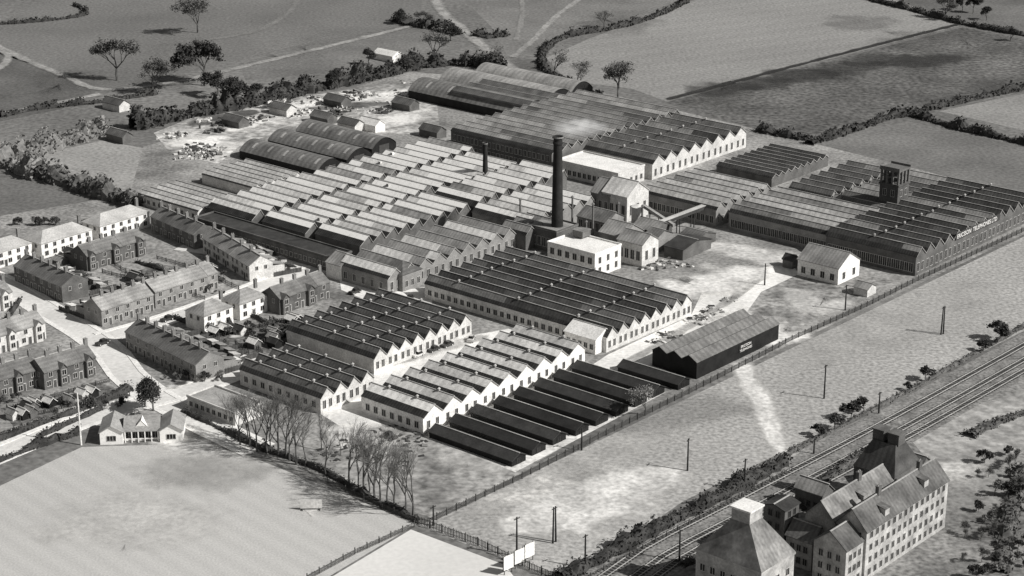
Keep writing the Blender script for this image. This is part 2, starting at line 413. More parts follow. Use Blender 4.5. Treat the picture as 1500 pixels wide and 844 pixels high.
yd([(890,520),(1012,463),(1030,425),(1100,395),(1160,385),(1170,402),(1115,428),(1085,470),(965,532),(1000,570),(905,560),(860,540)])
yd([(380,385),(360,370),(500,398),(520,412),(480,400)])
patch([(560,540,2),(640,512,4),(720,492,3)],.45,.7); patch([(905,540,1.5),(980,497,2.5),(1060,447,2),(1120,405,1.5)],.4,.7); patch([(930,550,1.5),(1000,512,2),(1060,470,1.5)],.45,.6)
patch([(1010,470,6),(1080,470,14),(1140,495,10),(1190,490,3)],.72,.95)
patch([(960,410,4),(1010,425,12),(1070,405,14),(1130,395,6)],.7,.9)
patch([(1000,352,4),(1060,366,10),(1150,385,10),(1170,395,4)],.62,.85)
poly("terrain",[(225,195),(300,165),(420,145),(600,118),(640,150),(645,200),(560,195),(430,185),(350,215),(320,240),(250,225)],.055,M("rubble_yard",.38,.6,.05,.4,finev=.45))
patch([(245,215,8),(290,212,20),(340,200,6)],.85,1.0)
patch([(330,195,6),(380,178,12),(420,185,5)],.78,.9)
patch([(400,165,6),(470,150,12),(560,142,10),(620,128,4)],.74,.9)
patch([(560,190,5),(600,170,14),(630,160,6)],.75,.8)
patch([(430,190,5),(490,178,8),(560,185,6)],.66,.8)
patch([(270,185,5),(330,172,9),(380,162,4)],.1,.8); patch([(440,162,4),(520,155,7),(580,150,4)],.1,.6)
road_m=M("road_surface",.62,.12,.08,.8,finev=.12)
road([(-40,395),(15,420),(70,455),(128,490),(165,520),(185,548),(225,580),(262,600),(300,622),(380,660)],7,road_m)
road([(148,495),(230,472),(330,438),(420,405),(480,392)],6,road_m,.065)
road([(-60,690),(0,665),(110,620),(190,594),(265,575),(330,552),(380,525)],7,road_m,.07)
road([(262,362),(330,372),(420,385),(500,402),(570,440)],6,road_m,.055,False)
def trackway(pts,hw,c=.38,op=.7): patch([(u,v,hw*.6) for u,v in pts],c,op)
trackway([(-40,50),(30,85),(90,110),(155,132),(270,118),(400,88),(500,64),(605,38)],5)
trackway([(-60,180),(40,160),(150,138)],5)
trackway([(-30,65),(10,80),(0,100),(-40,115)],5)
trackway([(620,-30),(650,20),(690,55),(735,90),(760,110)],7)
trackway([(880,-20),(820,20),(780,60),(750,85)],4,.4,.6)
trackway([(300,60),(380,45),(430,10),(440,-30)],4,.3,.4)
trackway([(760,-30),(765,20),(755,60)],3,.35,.4)
trackway([(1405,36),(1250,75),(975,147)],4,.03,.9)
# ---------------- railway ----------------
ballast=M("ballast",.2,.35,.2,1.2,finev=.5)
rl=[(870,880),(960,812),(1100,738),(1300,632),(1500,520),(1620,452)]
ribbon("railway_bed",rl,17,.09,ballast,off=0)
def track(off,label):
    g=smooth_pts([P(*q) for q in rl],10); e=empty("railway_track",g[0],0,label,"railway track","railway tracks")
    o=g[0]
    for s in (-.75,.75):
        b=MB()
        for i in range(len(g)-1):
            d=(g[min(i+1,len(g)-1)]-g[max(i-1,0)]).normalized(); d2=(g[min(i+2,len(g)-1)]-g[i]).normalized()
            n=Vector((-d.y,d.x)); n2=Vector((-d2.y,d2.x)); a=g[i]+n*(off+s)-o; c=g[i+1]+n2*(off+s)-o
            b.face([(a.x-n.x*.05,a.y-n.y*.05,.38),(c.x-n2.x*.05,c.y-n2.y*.05,.38),(c.x+n2.x*.05,c.y+n2.y*.05,.38),(a.x+n.x*.05,a.y+n.y*.05,.38)])
            for sg in(-1,1): b.face([(a.x+sg*n.x*.05,a.y+sg*n.y*.05,.2),(c.x+sg*n2.x*.05,c.y+sg*n2.y*.05,.2),(c.x+sg*n2.x*.05,c.y+sg*n2.y*.05,.38),(a.x+sg*n.x*.05,a.y+sg*n.y*.05,.38)])
        obj("rail",b.me("rail",[M("steel_rail",.42,.2,.3,2,.5)]),e)
    b=MB()
    for i in range(len(g)-1):
        d=(g[i+1]-g[i]); L_=d.length; d.normalize(); n=Vector((-d.y,d.x)); k=int(L_/1.1)
        for j in range(k):
            c=g[i]+d*(j+.5)*L_/k+n*off-o; pts=[c+d*.3+n*1.3,c-d*.3+n*1.3,c-d*.3-n*1.3,c+d*.3-n*1.3]
            b.face([(p.x,p.y,.2) for p in pts])
    q=obj("sleepers",b.me("sleepers",[M("sleeper_wood",.04)]),e); q["kind"]="stuff"
for t_ in(-5.8,-2.0,3.6): track(t_,"pair of steel rails on dark sleepers and ballast")
# ---------------- vegetation ----------------
bark=M("bark",.1,.3,1,4); twig=M("twigs",.08,.3,.5,3); ptwig=M("pale_twigs",.17,.3,.5,3)
leafd=M("foliage_dark",.05,.5,.4,2); leafm=M("foliage_mid",.1,.5,.4,2); leafl=M("foliage_light",.2,.4,.4,2)
def leafquad(b,c,s,m=0):
    d=Vector((random.gauss(0,1),random.gauss(0,1),random.gauss(0,1)+.4)).normalized(); u=d.orthogonal().normalized()*s; q=d.cross(u)
    q=q*random.uniform(.5,1)
    b.face([tuple(c-u),tuple(c+q),tuple(c+u),tuple(c-q)],m)
def tree_meshes(seed,leaf,dens,spread=.5,depth=5,kids=3,tw=None,ls=1,r0=.022):
    random.seed(seed); t=MB(); c=MB()
    def grow(p,d,L_,r,dep):
        m_=p+d*L_*.5+Vector((random.uniform(-1,1),random.uniform(-1,1),random.uniform(-.3,.6)))*L_*.06
        e_=p+d*L_
        tgt=t if dep>depth-3 else c
        n=5 if dep>depth-2 else 3
        tgt.tube(p,m_,r,r*.8,n,0); tgt.tube(m_,e_,r*.8,r*.6,n,0)
        if dep==0:
            for _ in range(dens):
                leafquad(c,e_+Vector((random.gauss(0,1),random.gauss(0,1),random.gauss(0,.8)))*.035,random.uniform(.009,.022)*ls,1)
            return
        k=kids+(1 if dep<3 else 0)
        for i in range(k):
            ax=Vector((random.gauss(0,1),random.gauss(0,1),random.gauss(0,.5)+.12)).normalized()
            nd=(d+ax*spread*(1.15 if i else .4)).normalized(); nd.z=max(nd.z,-.1)
            grow(m_.lerp(e_,random.uniform(.2,1)) if i else e_,nd,L_*random.uniform(.62,.85),r*.58,dep-1)
    grow(Vector((0,0,-.02)),Vector((0,0,1)),.27,r0,depth)
    z=max(v[2] for v in c.v)
    for mb in(t,c): mb.v=[(v[0]/z,v[1]/z,v[2]/z) for v in mb.v]
    return t.me("trunk",[bark]),c.me("crown",[tw or twig,leaf])
TV={'bare':[tree_meshes(s,leafm,1,.6) for s in (1,2,3)],
    'tall':[tree_meshes(s,leafm,0,.42,5,3,r0=.014,tw=ptwig) for s in (11,12,13,14,15)],
    'dark':[tree_meshes(s,leafd,9,.65,ls=1.3) for s in (21,22,23)],
    'mid':[tree_meshes(s,leafm,5,.65) for s in (31,32,33)],
    'light':[tree_meshes(s,leafl,6,.7) for s in (41,42)],
    'shrub':[tree_meshes(s,leafm,9,.9,3,3,ls=2.2) for s in (51,52)],
    'dshrub':[tree_meshes(s,leafd,14,.9,3,4,ls=2.4) for s in (55,56,57)]}
random.seed(5)
TL={'bare':"bare spreading tree with fine twigs standing in grass",'tall':"tall slender bare tree in a row beside fence",'dark':"dark leafy tree with dense rounded crown",'mid':"half leafed tree among hedges and fields",'light':"pale leafed bushy tree beside the works",'shrub':"small leafy shrub on rough ground",'dshrub':"dark leafy bush on rough ground"}
def tree(kind,u,v,h,wf=1,group=None,name="tree",label=None):
    t,c=random.choice(TV[kind]); e=empty(name,P(u,v),random.uniform(0,6.28),label or TL[kind],"tree" if name=="tree" else "bush",group or (kind+" trees"))
    e.scale=(h*wf,h*wf,h); e.location.z=0
    obj("trunk",t,e); obj("crown",c,e)
for u,v,h,k in [(290,48,19,'mid'),(172,118,19,'mid'),(224,138,16,'mid'),(300,126,20,'dark'),(345,155,13,'dark'),(635,92,19,'bare'),(905,146,17,'mid'),(845,132,13,'bare'),(885,40,9,'bare'),(812,112,14,'bare'),(720,100,12,'bare'),(1385,28,11,'mid'),(1425,20,9,'dark'),(540,94,8,'dark'),(945,608,9,'light'),(225,602,10,'dark'),(213,596,8,'dark'),(410,160,9,'mid'),(495,130,9,'dark'),(375,150,8,'dark'),(600,105,8,'mid'),(660,60,8,'dark'),(590,35,8,'dark'),(320,140,11,'dark'),(1445,30,7,'dark'),(1410,16,8,'dark'),(1480,60,7,'dark'),(620,40,8,'mid')]:
    tree(k,u,v,h,1.15)
for u,v,h in [(340,640,11),(350,652,13),(360,650,12),(368,655,14),(380,662,16),(393,664,15),(406,668,16),(418,672,16),(427,676,14),(436,680,15),(448,684,12),(478,697,12),(510,712,15),(522,718,14),(533,722,16),(541,728,14),(548,732,16),(560,738,17),(570,742,15),(583,748,17),(595,752,16),(606,756,15),(500,668,7),(470,660,9),(398,660,13)]:
    tree('tall',u+random.uniform(-4,4),v,h*1.12,1.0,"row of tall bare trees beside the playing field")
for u,v,h in [(1200,640,4),(1222,630,5),(1247,615,6),(1265,605,5),(1355,558,5),(1465,500,7),(1440,515,4),(1330,572,3)]:
    tree('dshrub',u,v,h*.9,1.1,"dark bushes by the railway","bush","dark leafy bush on rough ground by railway")
random.seed(21)
for i in range(44):
    u=random.uniform(1395,1505); v=random.uniform(650,850)
    if u<1425+(v-700)*-.2: continue
    tree(random.choice(['dshrub','shrub','mid']),u,v,random.uniform(1.5,4.2),1.0,"scrub bushes beside the maltings","bush","leafy bush on rough grass beside maltings")
def hedge(pts,h,wd,mat=leafd,dens=14,ls=.45,label="dark clipped hedge along a field edge",var=.5,name="hedge"):
    g=smooth_pts([P(*q) for q in pts],2.0); o=g[0]; b=MB(); prev=None; ph=random.uniform(0,9)
    for i,p in enumerate(g):
        d=(g[min(i+1,len(g)-1)]-g[max(i-1,0)]).normalized(); n=Vector((-d.y,d.x))
        env=1+.3*math.sin(i*.37+ph)+.25*math.sin(i*.9+ph*2)
        hh=h*random.uniform(1-var,1+var*.5)*.8*env; ww=wd*random.uniform(.6,1.15)/2*(.6+.4*env)
        sec=[]
        for t,zz in((-1,0),(-.95,.55),(-.45,.95),(.4,1.0),(.9,.6),(1,0)):
            q=p-o+n*t*ww*random.uniform(.85,1.1); sec.append((q.x,q.y,hh*zz*random.uniform(.9,1.1)))
        if prev:
            for k in range(5): b.face([prev[k],prev[k+1],sec[k+1],sec[k]])
        prev=sec
        for _ in range(dens):
            th=random.uniform(0,math.pi); q=p-o+n*math.cos(th)*ww*1.15+d*random.uniform(-1.2,1.2)
            leafquad(b,Vector((q.x,q.y,max(.1,hh*(.1+1.05*math.sin(th))+random.uniform(-.3,.5)))),ls*random.uniform(.5,1.2))
    e=obj(name,b.me(name,[mat]),None,(o.x,o.y,0)); tag(e,label,"hedge","hedges"); return e
hedge([(195,190),(280,170),(340,160),(450,135),(560,112),(620,98),(690,95),(735,105)],6,8,leafd,30,.8,"dark thick belt of bushes behind the works yard")
hedge([(0,222),(40,228),(90,212),(150,196)],6,10,leafl,40,.7,"pale bushy belt beside a small field")
hedge([(-20,235),(30,250),(60,262)],7,8,leafl,30,.7,"pale bushy belt beside a small field")
hedge([(60,258),(110,275),(160,292),(200,305)],6,7,leafm,30,.7,"leafy belt between field and houses")
hedge([(580,30),(610,38),(640,42),(672,52)],4,7,leafd,25,.7)
hedge([(700,52),(715,55),(740,52)],3,6,leafd,25,.7)
hedge([(1010,-10),(1000,6),(940,32),(880,46),(830,55),(800,72),(793,92),(805,108),(850,132),(880,138)],2.6,3.5,leafd,18,.6)
hedge([(1185,212),(1250,192),(1325,170),(1400,188),(1560,225)],3,4,leafd,18,.6)
hedge([(1325,170),(1400,152),(1560,118)],2.6,3.5,leafd,18,.6)
hedge([(1110,192),(1150,200),(1200,208)],3,4,leafd,18,.6)
hedge([(1250,-5),(1330,14),(1420,38),(1560,62)],2.6,3.5,leafd,18,.6)
hedge([(0,36),(60,32),(125,22),(110,8)],2,2.5,leafd,14,.6)
hedge([(0,172),(60,160),(150,150),(230,138)],2.5,3,leafd,14,.6)
hedge([(820,850),(900,810),(960,778),(1040,738),(1100,705),(1150,678)],3,4,leafd,30,.4,"dark ragged hedge beside the railway line")
hedge([(1150,668),(1300,590),(1400,535),(1560,445)],1,1.5,leafm,14,.3,"low ragged hedge beside the railway line")
hedge([(-40,692),(20,668),(70,650),(115,636)],2.2,2.2,leafd,18,.35)
hedge([(-40,660),(60,622),(120,602),(192,572)],2,2,leafd,18,.35)
hedge([(270,604),(330,632),(380,656),(470,690),(540,730),(612,764)],1.8,1.8,leafd,18,.3)
hedge([(1000,830),(1040,812),(1120,770),(1200,735)],1.6,2.2,leafd,18,.3)
hedge([(1495,690),(1485,730),(1475,780),(1465,840)],2,4,leafm,40,.4,"tangled scrub beside the maltings",.8)
hedge([(1420,640),(1460,620),(1520,600)],1.5,3,leafm,25,.4,"low scrub between garden plots")
hedge([(1180,720),(1260,672),(1300,650)],1.6,3,leafm,25,.4,"low scrub beside the railway and maltings")
# ---------------- fences & poles ----------------
wood=M("fence_wood",.07,.3,.5,3)
def fence(pts,h=1.6,label="dark wooden paling fence",sp=3.2,slat=.45,mat=wood):
    g=[P(*q) for q in pts]; o=g[0]; e=empty("fence",o,0,label,"fence","wooden fences")
    pm=MB(); pm.box(-.09,-.09,0,.09,.09,h+.25); pmesh=pm.me("post",[mat]); b=MB(); cnt=0; extra=MB()
    for a,c in zip(g[:-1],g[1:]):
        d=c-a; L_=d.length; d.normalize(); ang=math.atan2(d.y,d.x); k=int(L_/sp)
        for i in range(k+1):
            q=a+d*(L_*i/max(k,1))-o
            if cnt<95: obj("post",pmesh,e,(q.x,q.y,0),ang)
            else: extra.box(q.x-.09,q.y-.09,0,q.x+.09,q.y+.09,h+.25)
            cnt+=1
        n=Vector((-d.y,d.x))
        for i in range(int(L_/slat)):
            q=a+d*(i*slat)-o+n*.12; r=q+d*slat*.5; hh=h*random.uniform(.85,1.03)
            b.face([(q.x,q.y,.05),(r.x,r.y,.05),(r.x,r.y,hh),(q.x,q.y,hh)])
        for zz in(.4,h*.8):
            q=a-o+n*.1; r=c-o+n*.1; b.face([(q.x,q.y,zz),(r.x,r.y,zz),(r.x,r.y,zz+.12),(q.x,q.y,zz+.12)])
    obj("palings",b.me("palings",[mat]),e)
    if extra.v:
        q=obj("far_posts",extra.me("far_posts",[mat]),e); q["kind"]="stuff"
fence([(640,762),(765,702),(900,632),(1020,572),(1160,500),(1270,450),(1345,412),(1510,335)],1.7,"long dark paling fence along the works boundary")
fence([(612,768),(700,800),(775,835),(830,858)],2.0,"dark paling fence between meadow and playing court")
fence([(607,772),(520,812),(450,850)],1.4,"dark fence beside the pale court")
fence([(612,768),(560,745),(480,708)],1.4,"dark fence below the row of trees")
fence([(825,868),(960,795),(1160,690)],1.0,"low wire fence beside the railway hedge",4,1.5)
def pole(u,v,h,double=False,arms=1,label=None,name="telegraph_pole",mat=None):
    e=empty(name,P(u,v),random.uniform(-.3,.3)+PHI,label or ("double wooden telegraph pole in the meadow" if double else "dark wooden telegraph pole standing in the meadow"),"pole","telegraph poles" if name=="telegraph_pole" else None)
    b=MB(); mt=mat or M("pole_wood",.03)
    xs=(-.5,.5) if double else (0,)
    for x in xs: b.tube((x,0,0),(x*.6 if double else 0,0,h),.24,.16,7,cap=True)
    obj("pole",b.me("pole",[mt]),e)
    if arms:
        b=MB()
        for k in range(arms): b.box(-.9,-.06,h-.5-k*.6,.9,.06,h-.38-k*.6,0,True)
        for k in range(arms):
            for x in(-.8,-.4,.4,.8): b.tube((x,0,h-.4-k*.6),(x,0,h-.15-k*.6),.05,.04,5,cap=True)
        obj("crossarm",b.me("crossarm",[mt]),e)
for u,v,h,d in [(1007,690,8.5,0),(1207,584,9.5,0),(1287,606,6,0),(1380,490,8.5,1),(812,795,8.8,1),(757,815,9.5,0),(857,832,8,0),(1090,718,8,0),(995,822,7.5,0),(635,770,5,0),(1192,665,4,0),(852,660,6,0),(1238,455,8,0)]:
    pole(u,v,h,bool(d))
pole(1120,418,7,False,0,"tall dark post standing in the works yard","yard_post")
pole(119,652,14,False,0,"white flagpole beside the clubhouse","flagpole",M("white_pole",.7))
# ---------------- buildings : works ----------------
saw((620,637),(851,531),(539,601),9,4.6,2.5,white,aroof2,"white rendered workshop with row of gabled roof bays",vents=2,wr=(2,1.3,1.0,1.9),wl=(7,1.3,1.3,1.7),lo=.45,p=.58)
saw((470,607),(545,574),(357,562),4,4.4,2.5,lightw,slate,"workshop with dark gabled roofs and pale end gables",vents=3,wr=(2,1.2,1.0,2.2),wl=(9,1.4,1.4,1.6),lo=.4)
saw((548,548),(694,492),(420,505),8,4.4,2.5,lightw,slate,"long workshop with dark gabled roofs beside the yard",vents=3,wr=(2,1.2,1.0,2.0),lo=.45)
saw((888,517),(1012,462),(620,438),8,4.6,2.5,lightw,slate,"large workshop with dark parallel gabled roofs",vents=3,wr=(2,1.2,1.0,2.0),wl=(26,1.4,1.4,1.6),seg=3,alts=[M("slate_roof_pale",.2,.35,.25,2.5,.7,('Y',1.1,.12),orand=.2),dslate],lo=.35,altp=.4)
shed((872,520),(900,508),(830,505),'b',4.6,2.2,white,wroof,"small white building against the large workshop",wl=(5,1.3,1.1,1.5))
o0,La0,Lb0=frameN((520,385),(860,282),(345,312),0)
al=[aroof2,aroof3]
# main shed ranges: blocks of different length, pitch and height
for (x0,x1,y0,y1,n_,ev,rs) in [(.02,.5,0,.31,9,5,2.6),(.52,.97,.0,.29,8,5.4,2.9),(0,.62,.33,.64,11,5,2.7),(.635,.96,.31,.66,6,4.6,2.6),(-.02,.4,.665,1,8,5.3,2.7),(.415,1,.68,1,11,4.9,2.6)]:
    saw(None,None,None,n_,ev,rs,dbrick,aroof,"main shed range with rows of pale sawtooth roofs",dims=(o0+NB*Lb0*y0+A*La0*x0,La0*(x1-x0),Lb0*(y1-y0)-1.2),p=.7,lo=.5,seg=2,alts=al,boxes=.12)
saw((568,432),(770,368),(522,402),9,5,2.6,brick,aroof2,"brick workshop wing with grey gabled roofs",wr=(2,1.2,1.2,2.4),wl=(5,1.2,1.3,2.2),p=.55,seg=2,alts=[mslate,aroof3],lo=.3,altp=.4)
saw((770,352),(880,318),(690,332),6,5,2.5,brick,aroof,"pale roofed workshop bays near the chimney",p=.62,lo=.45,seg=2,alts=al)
shed((487,400),(515,390),(300,335),'a',4.5,0,dbrick,felt,"long dark lean to range along the main shed",wl=(30,1.4,1.2,1.5))
shed((470,392),(478,388),(362,358),'a',3.4,0,white,wroof,"low white flat roofed office strip",wl=(14,1.0,1.3,1.2))
shed((500,412),(535,402),(482,404),'b',5,2.4,white,mslate,"small white gabled entrance building",wr=(2,1,1.0,1.4))
shed((590,428),(620,418),(560,415),'b',5.5,2.6,brick,slate,"brick gabled corner block with hipped roof",hip=4,wr=(3,1.2,1.1,2.0))
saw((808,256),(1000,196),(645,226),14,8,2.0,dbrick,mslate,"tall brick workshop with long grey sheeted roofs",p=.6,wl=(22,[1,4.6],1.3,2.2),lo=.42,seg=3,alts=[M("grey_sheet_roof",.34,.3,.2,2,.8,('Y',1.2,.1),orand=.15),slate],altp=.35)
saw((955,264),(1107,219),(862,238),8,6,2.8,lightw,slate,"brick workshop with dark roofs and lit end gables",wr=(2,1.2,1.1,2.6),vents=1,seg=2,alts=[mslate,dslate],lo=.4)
saw((800,186),(850,168),(645,160),3,6,2,dbrick,slate,"dark workshop behind the curved sheds")
shed((905,278),(950,266),(830,252),'a',5.5,0,lightw,wroof,"white flat roofed office block",wl=(12,1.2,1.4,1.8),wr=(5,1.2,1.2,1.8))
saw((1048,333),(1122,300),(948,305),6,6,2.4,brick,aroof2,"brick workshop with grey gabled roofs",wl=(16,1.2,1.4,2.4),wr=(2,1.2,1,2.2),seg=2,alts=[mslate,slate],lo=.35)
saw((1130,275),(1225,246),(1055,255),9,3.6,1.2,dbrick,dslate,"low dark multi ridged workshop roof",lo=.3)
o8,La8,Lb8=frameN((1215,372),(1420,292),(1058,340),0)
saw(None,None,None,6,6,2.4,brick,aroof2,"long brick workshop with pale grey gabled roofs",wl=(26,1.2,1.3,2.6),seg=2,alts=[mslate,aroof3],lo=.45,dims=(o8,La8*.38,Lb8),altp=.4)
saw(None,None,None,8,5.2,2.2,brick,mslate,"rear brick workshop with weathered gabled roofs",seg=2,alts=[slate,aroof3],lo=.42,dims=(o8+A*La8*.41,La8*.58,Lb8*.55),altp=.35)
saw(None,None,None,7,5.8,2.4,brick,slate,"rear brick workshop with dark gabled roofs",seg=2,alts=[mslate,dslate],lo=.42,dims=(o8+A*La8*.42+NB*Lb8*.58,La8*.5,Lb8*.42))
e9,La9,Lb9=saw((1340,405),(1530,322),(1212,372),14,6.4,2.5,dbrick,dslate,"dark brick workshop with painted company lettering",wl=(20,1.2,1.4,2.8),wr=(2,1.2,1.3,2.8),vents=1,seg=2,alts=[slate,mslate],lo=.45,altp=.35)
def letter(e,txt,x,y,z,size,mat,name="lettering",bold=.0):
    c=bpy.data.curves.new("t",'FONT'); c.body=txt; c.size=size; c.extrude=.03; c.offset=bold
    t=bpy.data.objects.new("t",c); COL.objects.link(t); dg=bpy.context.evaluated_depsgraph_get()
    me=bpy.data.meshes.new_from_object(t.evaluated_get(dg)); bpy.data.objects.remove(t)
    me.materials.clear(); me.materials.append(mat)
    o=obj(name,me,e,(x,y,z)); o.rotation_euler=(R(90),0,0); return o
b=MB(); x0=La9*.30
b.box(x0,-.35,5.8,x0+29,-.12,8.0,0,True)
obj("parapet",b.me("parapet",[M("parapet_dark",.06)]),e9)
letter(e9,"ERICSSON  TELEPHONES LTD",x0+.6,-.4,6.2,2.0,M("sign_white",.75,.05),bold=.01)
pt=P(1312,332); e=empty("water_tower",pt,PHI,"dark brick tower with open top frame above roofs","tower")
tb_=M("tower_brick",.09,.25,.3,2)
b=MB(); b.box(0,0,0,7,7,13.6); b.box(-.3,-.3,13.6,7.3,7.3,14.2,0,True); obj("wall",b.me("wall",[tb_]),e)
b=MB()
for x in(0,2.13,4.27,6.4):
    for y in(0,2.13,4.27,6.4):
        if x in(0,6.4) or y in(0,6.4): b.box(x,y,14.2,x+.6,y+.6,18.6)
b.box(-.2,-.2,18.6,7.2,7.2,19.2,0,True); b.box(.6,.6,16.2,6.4,6.4,16.5,0,True)
for x in(-.2,6.9):
    b.box(x,-.2,19.2,x+.3,7.2,19.9)
obj("top_frame",b.me("top_frame",[M("tower_frame",.14)]),e)
wins(e,'L',.5,6.5,2,10,1.2,2.2); wins(e,'R',.5,6.5,2,10,1.2,2.2)
def stack(u,v,h,r,label):
    e=empty("factory_chimney",P(u,v),0,label,"chimney","factory chimneys"); b=MB()
    prof=[(0,r*1.25),(3,r*1.2),(3.1,r*1.05),(h*.93,r*.74),(h*.935,r*.85),(h*.95,r*.85),(h*.955,r*.74),(h*.985,r*.74),(h*.99,r*.92),(h,r*.92)]
    for (z0,r0),(z1,r1) in zip(prof[:-1],prof[1:]): b.tube((0,0,z0),(0,0,z1),r0,r1,20)
    b.tube((0,0,h),(0,0,h-.8),r*.92,r*.55,20)
    obj("shaft",b.me("shaft",[M("chimney_black",.028,.3,.3,2)],True),e)
    b=MB(); b.tube((0,0,h-.35),(0,0,h+.12),r*.98,r*.95,20); obj("cap",b.me("cap",[M("chimney_cap",.2)]),e)
stack(816,362,36.8,1.9,"very tall round dark brick factory chimney"); stack(711,280,17.5,1.0,"shorter dark chimney among the pale roofs")
shed((871,408),(906,392),(813,385),'a',7.5,0,white,wroof,"white flat roofed boiler house",wl=(6,[1,4.3],1.5,2),wr=(3,[1,4.3],1.2,2))
e=empty("roof_tank",P(850,386)+A*1,PHI,"square steel water tank on the boiler house roof","tank"); b=MB(); b.box(0,0,8.1,4,4,10,0,True); obj("shell",b.me("shell",[M("pipe_steel",.15)]),e); b=MB(); b.box(-.2,-.2,10,4.2,4.2,10.2,0,True); obj("lid",b.me("lid",[mslate]),e)
shed((815,372),(845,360),(772,360),'a',7,0,dbrick,mslate,"dark brick engine house beside the chimney",wl=(6,1.5,1.3,3))
shed((912,378),(940,366),(880,368),'b',7,3,brick,mslate,"brick hall with gabled roof near the boiler house",wl=(4,2,1.4,3),wr=(2,2,1.2,3))
shed((940,392),(962,382),(905,382),'b',7.5,2.5,lightw,mslate,"pale brick hall with gabled roof near the yard",wl=(4,2,1.4,3),wr=(2,2,1.2,3))
shed((888,352),(915,342),(848,340),'b',6,2.5,brick,slate,"brick gabled hall beside the chimney",wl=(5,2,1.4,3))
shed((918,326),(948,314),(885,316),'b',9,4,lightw,aroof2,"tall pale gabled hall behind the boiler house",wr=(3,2,1.2,3.5),wl=(4,2,1.3,3.5))
shed((893,320),(920,309),(868,312),'b',8,4,brick,mslate,"tall brick gabled hall behind the boiler house",wl=(3,2,1.3,3.5))
shed((958,358),(985,348),(928,349),'b',4.5,2,dbrick,mslate,"low brick store with gabled roof",wl=(4,1.4,1,1.6))
shed((960,372),(985,362),(945,366),'b',5,2,brick,slate,"small brick store with slate roof",wl=(3,1.4,1,1.6))
shed((880,392),(905,382),(868,388),'b',4,1.5,dbrick,slate,"low dark brick annex by the boiler house")
shed((1000,382),(1045,366),(975,374),'b',3.6,1.6,dbrick,felt,"dark open storage shed in the yard")
shed((1020,366),(1050,355),(995,358),'b',3.2,1.6,dbrick,slate,"dark storage shed in the yard")
saw((770,368),(812,350),(735,358),3,5.5,2.3,dbrick,mslate,"grey roofed bays beside the chimney")
for u,v,h in [(858,378,10),(905,345,9),(868,360,12),(940,345,8),(762,340,9),(838,340,10)]:
    e=empty("flue_pipe",P(u,v),0,"thin steel flue pipe rising above works roofs","pipe","thin flue pipes"); b=MB(); b.tube((0,0,0),(0,0,h+2),.35,.3,8); obj("shaft",b.me("shaft",[M("pipe_steel",.15)]),e)
    b=MB(); b.tube((0,0,h+2),(0,0,h+2.6),.6,.1,8,cap=True); obj("cap",b.me("cap",[M("pipe_steel",.15)]),e)
e=empty("conveyor_bridge",P(972,352),PHI,"raised pale roofed conveyor bridge on trestle legs","conveyor"); b=MB(); b.box(0,0,5.2,46,1.6,6.4,0,True); obj("gallery",b.me("gallery",[M("steel_dark",.05)]),e)
b=MB(); b.box(-.2,-.2,6.4,46.2,1.8,6.55,0,True); obj("roof",b.me("roof",[aroof2]),e)
lg=MB(); lg.tube((0,0,0),(0,0,5.2),.2,.15,6); lm=lg.me("leg",[M("steel_dark",.05)])
for x in(1,9,17,25,33,41):
    for y in(.2,1.4): obj("leg",lm,e,(x,y,0))
e=empty("conveyor_bridge",P(940,338),R(-48),"short sloping conveyor beside halls","conveyor"); b=MB(); b.slab([(0,0,9.0),(14,0,5.4),(14,1.2,5.4),(0,1.2,9.0)],1.0); obj("gallery",b.me("gallery",[mslate]),e)
for i,x in enumerate((3,7,11)): b=MB(); b.tube((x,.6,0),(x,.6,9-x*.26-.9),.2,.15,6); obj("leg",b.me("leg",[M("steel_dark",.05)]),e)
e=empty("storage_tank",P(935,334),0,"pale round flat topped tank beside halls","tank"); b=MB(); b.tube((0,0,0),(0,0,7.5),2.4,2.4,20,cap=True); obj("shell",b.me("shell",[lightw]),e); b=MB(); b.tube((0,0,7.5),(0,0,8.2),2.5,.4,20,cap=True); obj("lid",b.me("lid",[wroof]),e)
# smoke
import bmesh
bm=bmesh.new(); bmesh.ops.create_icosphere(bm,subdivisions=3,radius=1); sm=bpy.data.meshes.new("smoke"); bm.to_mesh(sm); bm.free()
m=bpy.data.materials.new("smoke_volume_glow"); m.use_nodes=True; n=m.node_tree.nodes; l=m.node_tree.links; n.remove(n["Principled BSDF"])
vol=n.new("ShaderNodeVolumePrincipled"); tc=n.new("ShaderNodeTexCoord"); gr=n.new("ShaderNodeTexGradient"); gr.gradient_type='SPHERICAL'; l.new(tc.outputs["Object"],gr.inputs[0])
nz=n.new("ShaderNodeTexNoise"); nz.inputs["Scale"].default_value=1.8; nz.inputs["Detail"].default_value=4; l.new(tc.outputs["Object"],nz.inputs["Vector"])
mr=n.new("ShaderNodeMapRange"); mr.inputs[1].default_value=.4; mr.inputs[2].default_value=.65; mr.inputs[4].default_value=.5; l.new(nz.outputs[0],mr.inputs[0])
mu=n.new("ShaderNodeMath"); mu.operation='MULTIPLY'; l.new(gr.outputs["Fac"],mu.inputs[0]); l.new(mr.outputs[0],mu.inputs[1]); l.new(mu.outputs[0],vol.inputs["Density"]); vol.inputs["Color"].default_value=(.97,.97,.97,1)
glow=n.new("ShaderNodeMath"); glow.operation='MULTIPLY'; l.new(mu.outputs[0],glow.inputs[0]); glow.inputs[1].default_value=.35; l.new(glow.outputs[0],vol.inputs["Emission Strength"]); vol.inputs["Emission Color"].default_value=(1,.985,.955,1)  # added glow: the smoke emits light of its own to look paler
l.new(vol.outputs[0],n["Material Output"].inputs["Volume"]); sm.materials.append(m)
